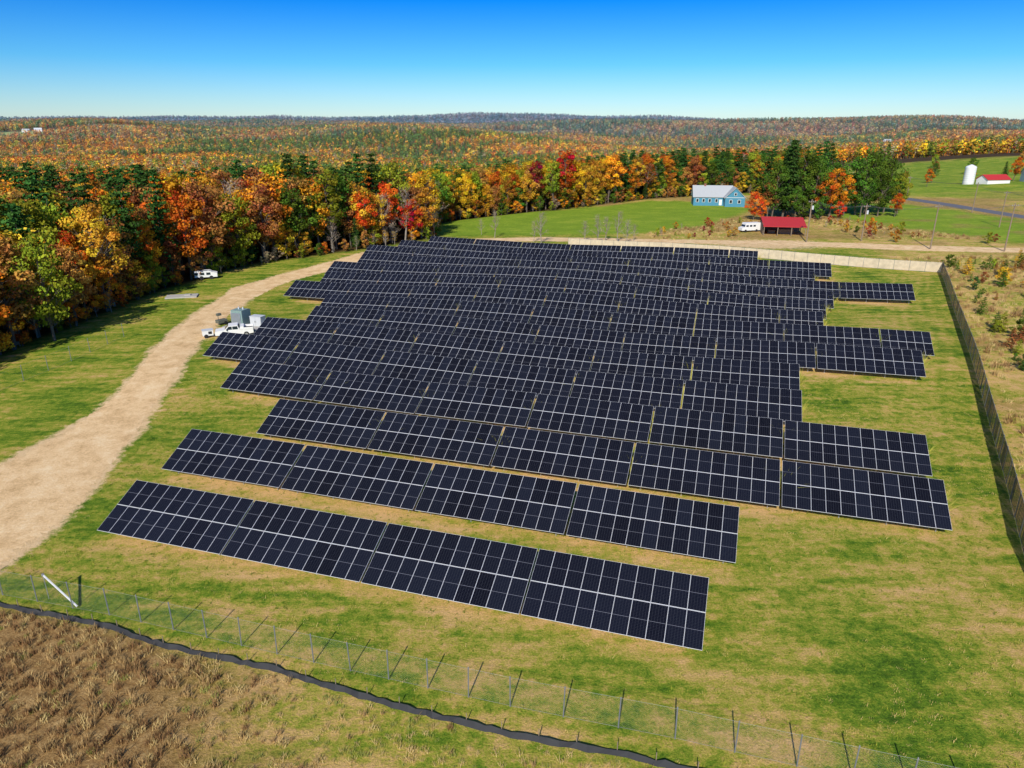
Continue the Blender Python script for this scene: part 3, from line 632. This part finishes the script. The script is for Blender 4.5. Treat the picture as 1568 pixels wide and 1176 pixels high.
mb=MB(); mb.box((0,0,.6),(1.6,1.0,.5)); mb.cyl((-.5,0,.85),(-.5,0,1.7),.05,.05,6,1); mb.box((-.35,0,1.75),(.7,.5,.35),0); mb.cyl((.4,-.55,.3),(.4,-.42,.3),.3,.3,12,2); mb.cyl((.4,.42,.3),(.4,.55,.3),.3,.3,12,2); mb.box((1.15,0,.45),(.8,.07,.07),1)
mb.obj('utility_trailer',[simple('dark_equipment',(.12,.13,.1),.6),M_dsteel,M_black],(-47,111.5,h(-47,111.5)),.9)
def boxvan(name,loc,rz,L=6.2,W=2.2,Hh=2.7):
    pr=empty(name,loc,rz); mb=MB(); mb.prism([(-L/2,.5),(-L/2,1.3),(-L/2+.9,1.5),(-L/2+1.2,Hh-.1),(-L/2+1.5,Hh),(L/2,Hh),(L/2,.5)],-W/2,W/2,0); mb.obj('body',[M_white],parent=pr); mb=MB()
    for s in(-1,1):
        for k in range(3): mb.box((s*(W/2+.01),-L/2+1.7+k*1.2,Hh*.68),(.03,.8,.5))
        for yy in(-L/2+1.2,L/2-1.3): mb.cyl((s*(W/2-.2),yy,.4),(s*(W/2+.03),yy,.4),.4,.4,14,1)
    mb.box((0,-L/2+.97,Hh*.7),(W-.3,.06,.6),0,Matrix.Rotation(-.25,3,'X')); mb.obj('windows_and_wheels',[M_winglass,M_black],parent=pr)
boxvan('van',(-64.2,148,h(-64.5,148)),1.9,4.4,1.8,1.8)
mb=MB(); mb.box((0,0,.1),(5.5,2.6,.25)); mb.box((1,.2,.3),(1.1,.9,.2)); mb.obj('concrete_pad',[M_conc],(-62,131,h(-62,131)),.25)
# ------------------------------------------------------------ house, barn, RV, silo
M_roof=simple('grey_shingles',(.40,.42,.43),.85,var=.15,scale=6); M_blue=simple('blue_siding',(.06,.24,.36),.7,var=.1); M_red=simple('red_metal_roof',(.50,.035,.03),.45,var=.12)
def gable(pr,nm,cx,cy,L,Wd,eave,ridge,along='x',wallm=None,roofm=None,ov=.4):
    mb=MB(); hw=Wd/2
    prof=[(-hw,-.5),(hw,-.5),(hw,eave),(0,ridge),(-hw,eave)]
    if along=='x': mb.prism([(u+cy,v) for u,v in prof],cx-L/2,cx+L/2,0,'x')
    else: mb.prism([(u+cx,v) for u,v in prof],cy-L/2,cy+L/2,0,'y')
    mb.obj(nm+'_walls',[wallm],parent=pr); mb=MB(); sl=(ridge-eave)/hw; e=hw+ov
    for s in(-1,1):
        pf=[(0,ridge+.03),(s*e,eave-ov*sl+.03),(s*e,eave-ov*sl+.22),(0,ridge+.24)]
        if along=='x': mb.prism([(u+cy,v) for u,v in pf],cx-L/2-ov,cx+L/2+ov,0,'x')
        else: mb.prism([(u+cx,v) for u,v in pf],cy-L/2-ov,cy+L/2+ov,0,'y')
    mb.obj(nm+'_roof',[roofm],parent=pr); return pr
hp=(82.5,294); pr=empty('blue_house',(*hp,h(*hp)+.1),math.radians(-8))
gable(pr,'main',-2,1,15,8.5,3.4,7.2,'x',M_blue,M_roof); gable(pr,'wing',6,-1.5,11,7.5,3.4,7.0,'y',M_blue,M_roof)
mb=MB()
for xx in(-8,-5.6,-3.2,-.6): mb.box((xx,-3.29,1.9),(1.1,.08,1.4))
mb.box((1,-3.29,1.2),(1.1,.08,2.2)); 
for xx in(4.4,7.6): mb.box((xx,-7.04,1.9),(1.2,.08,1.4))
mb.box((6,-7.04,4.7),(1,.08,1.1)); mb.box((6,-7.03,3.4),(7.5,.1,.15))
for s in(-1,1): mb.box((6+s*2.05,-7.1,5.1),(5.3,.1,.22),0,Matrix.Rotation(s*.755,3,'Y'))
mb.obj('trim',[M_white],parent=pr); mb=MB()
for xx in(-8,-5.6,-3.2,-.6): mb.box((xx,-3.35,1.9),(.85,.06,1.15))
for xx in(4.4,7.6): mb.box((xx,-7.1,1.9),(.95,.06,1.15))
mb.box((6,-7.1,4.7),(.75,.06,.85)); mb.obj('windows',[M_winglass],parent=pr)
mb=MB(); mb.box((-5,1,7.4),(.8,.8,1.4)); mb.obj('chimney',[simple('brick',(.25,.1,.07),.8)],parent=pr)
bp2=(80,213); pr=empty('red_roof_barn',(*bp2,h(*bp2)),math.radians(-12)); mb=MB()
mb.prism([(-4.5,2.5),(4,4.3),(4,4.45),(-4.5,2.65)],-6,6,0); mb.prism([(4.0,4.3),(6.5,3.2),(6.5,3.35),(4.0,4.47)],-6,6,0)
for i in range(24): 
    mb.box((-5.9+i*.51,-.25,3.57),(.05,8.65,.05),0,Matrix.Rotation(.2086,3,'X'))
mb.obj('roof',[M_red],parent=pr); mb=MB()
for xx in(-5.7,-1.9,1.9,5.7):
    mb.box((xx,-4.2,1.28),(.2,.2,2.56)); mb.box((xx,4,2.1),(.2,.2,4.2))
mb.box((0,6,1.6),(11.6,.12,3.2)); mb.box((-5.8,1.5,1.6),(.12,8.6,3.1)); mb.box((1,.5,.7),(4,2,1.4)); mb.box((-3,1,.5),(2,1.5,1.0)); mb.obj('posts_and_walls',[M_wood],parent=pr)
boxvan('motorhome',(71.8,218,h(71.8,218)),math.radians(-75),6.2,2.2,2.7)
# ------------------------------------------------------------ silo and farm
sp_=(228,368); z=h(*sp_); mb=MB(); mb.cyl((0,0,-1),(0,0,8.0),2.5,2.5,24,0)
for k in range(5): mb.cyl((0,0,8.0+k*.3),(0,0,8.0+(k+1)*.3),2.55*math.cos(k*.3),2.55*math.cos((k+1)*.3),24,0,False)
for k in range(7): mb.cyl((0,0,.9+k),(0,0,.98+k),2.54,2.54,24,1)
mb.obj('silo',[M_white,M_gry],(*sp_,z)); 
pr=empty('farm_barn',(239,366,h(239,366)),.2); gable(pr,'barn',0,0,13,7,2.2,4.2,'x',M_white,M_red)
pr=empty('white_farmhouse',(266,376,h(266,376)),-.3); gable(pr,'house',0,0,10,7,4.2,6.5,'x',M_white,M_roof)
mb=MB(); [mb.box((xx,-3.55,zz),(1,.1,1.2)) for xx in(-3.5,0,3.5) for zz in(1.3,3.2)]; mb.obj('windows',[M_winglass],parent=pr)
for i,(xx,yy) in enumerate([(-1560,2420),(-1530,2435),(1150,2300)]):
    pr=empty('farmhouse',(xx,yy,h(xx,yy)+9),R.uniform(-.5,.5)); gable(pr,'house',0,0,22,10,6,11,'x',M_white,R.choice([M_roof,M_gry]))
# ------------------------------------------------------------ utility poles + lines
poles=[(81,197,11.5),(97,199,10),(109,186,11.5),(125,181,12),(150,172,12),(152,225,11),(166,262,10.5),(162,300,10),(186,240,11)]
tops=[]
for x,y,ht in poles:
    z=h(x,y); mb=MB(); mb.cyl((0,0,-.5),(0,0,ht),.2,.13,10); 
    mb.box((0,-.12,ht-.7),(2.4,.1,.12)); 
    for s in(-1.05,-.4,.4,1.05): mb.cyl((s,-.12,ht-.64),(s,-.12,ht-.4),.05,.03,6,1)
    mb.box((.0,-.2,ht-1.3),(.06,.06,1.1),0,Matrix.Rotation(.7,3,'Y'))
    if x<100: mb.cyl((.3,-.3,ht-2.7),(.3,-.3,ht-1.7),.26,.26,12,1)
    mb.obj('utility_pole',[M_wood,M_gry],(x,y,z),math.radians(20)); tops.append(Vector((x,y,z+ht-.4)))
mb=MB()
for a,b in((0,1),(1,2),(2,3),(3,4),(5,6),(6,7),(4,5),(5,8)):
    for off in(-.9,0,.9):
        prev=None
        for k in range(9):
            t=k/8; p=tops[a].lerp(tops[b],t)+Vector((off*.9,off*.3,-1.2*4*t*(1-t)*.8)) 
            if prev: mb.cyl(prev,p,.02,.02,3,0,False)
            prev=p
mb.obj('power_lines',[M_dsteel])
# ------------------------------------------------------------ light, sky, camera
el=math.radians(36); az=(-.24,-.97); ts=Vector((az[0]*math.cos(el),az[1]*math.cos(el),math.sin(el)))
L=bpy.data.lights.new('sun','SUN'); L.energy=5.0; L.angle=math.radians(.53); L.color=(1,.94,.84); lo=bpy.data.objects.new('sun',L); COL.objects.link(lo); lo.rotation_euler=ts.to_track_quat('Z','Y').to_euler(); lo.location=(0,0,200)
w=bpy.data.worlds.new('World'); S.world=w; w.use_nodes=True; nt=w.node_tree; nt.nodes.clear()
sky=nt.nodes.new('ShaderNodeTexSky'); sky.sky_type='NISHITA'; sky.sun_disc=False; sky.sun_elevation=el; sky.sun_rotation=math.atan2(az[0],az[1])%(2*math.pi); sky.air_density=1.0; sky.dust_density=.3; sky.ozone_density=2.5; sky.altitude=200
tc=nt.nodes.new('ShaderNodeTexCoord'); sp=nt.nodes.new('ShaderNodeSeparateXYZ'); nt.links.new(tc.outputs['Generated'],sp.inputs[0])
rp=ramp(nt,sp.outputs[2],[(0,(.66,.80,1.0)),(.015,(.60,.79,1)),(.075,(.20,.60,1.0)),(.15,(.006,.37,.98)),(.5,(.15,.4,.8)),(1,(.3,.5,.8))])
mx=mixc(nt,1.0,sky.outputs[0],rp,'MULTIPLY')
bg=nt.nodes.new('ShaderNodeBackground'); bg.inputs[1].default_value=.13; nt.links.new(mx,bg.inputs[0]); ow=nt.nodes.new('ShaderNodeOutputWorld'); nt.links.new(bg.outputs[0],ow.inputs[0])
cam=bpy.data.cameras.new('camera'); cam.sensor_width=36; cam.lens=24.96; cam.clip_end=20000; cam.clip_start=.5
oc=bpy.data.objects.new('camera',cam); COL.objects.link(oc); oc.location=(0,0,30); oc.rotation_euler=(math.radians(90-19.9),0,0); S.camera=oc
S.view_settings.view_transform='Standard'; S.view_settings.look='None'; S.view_settings.exposure=0
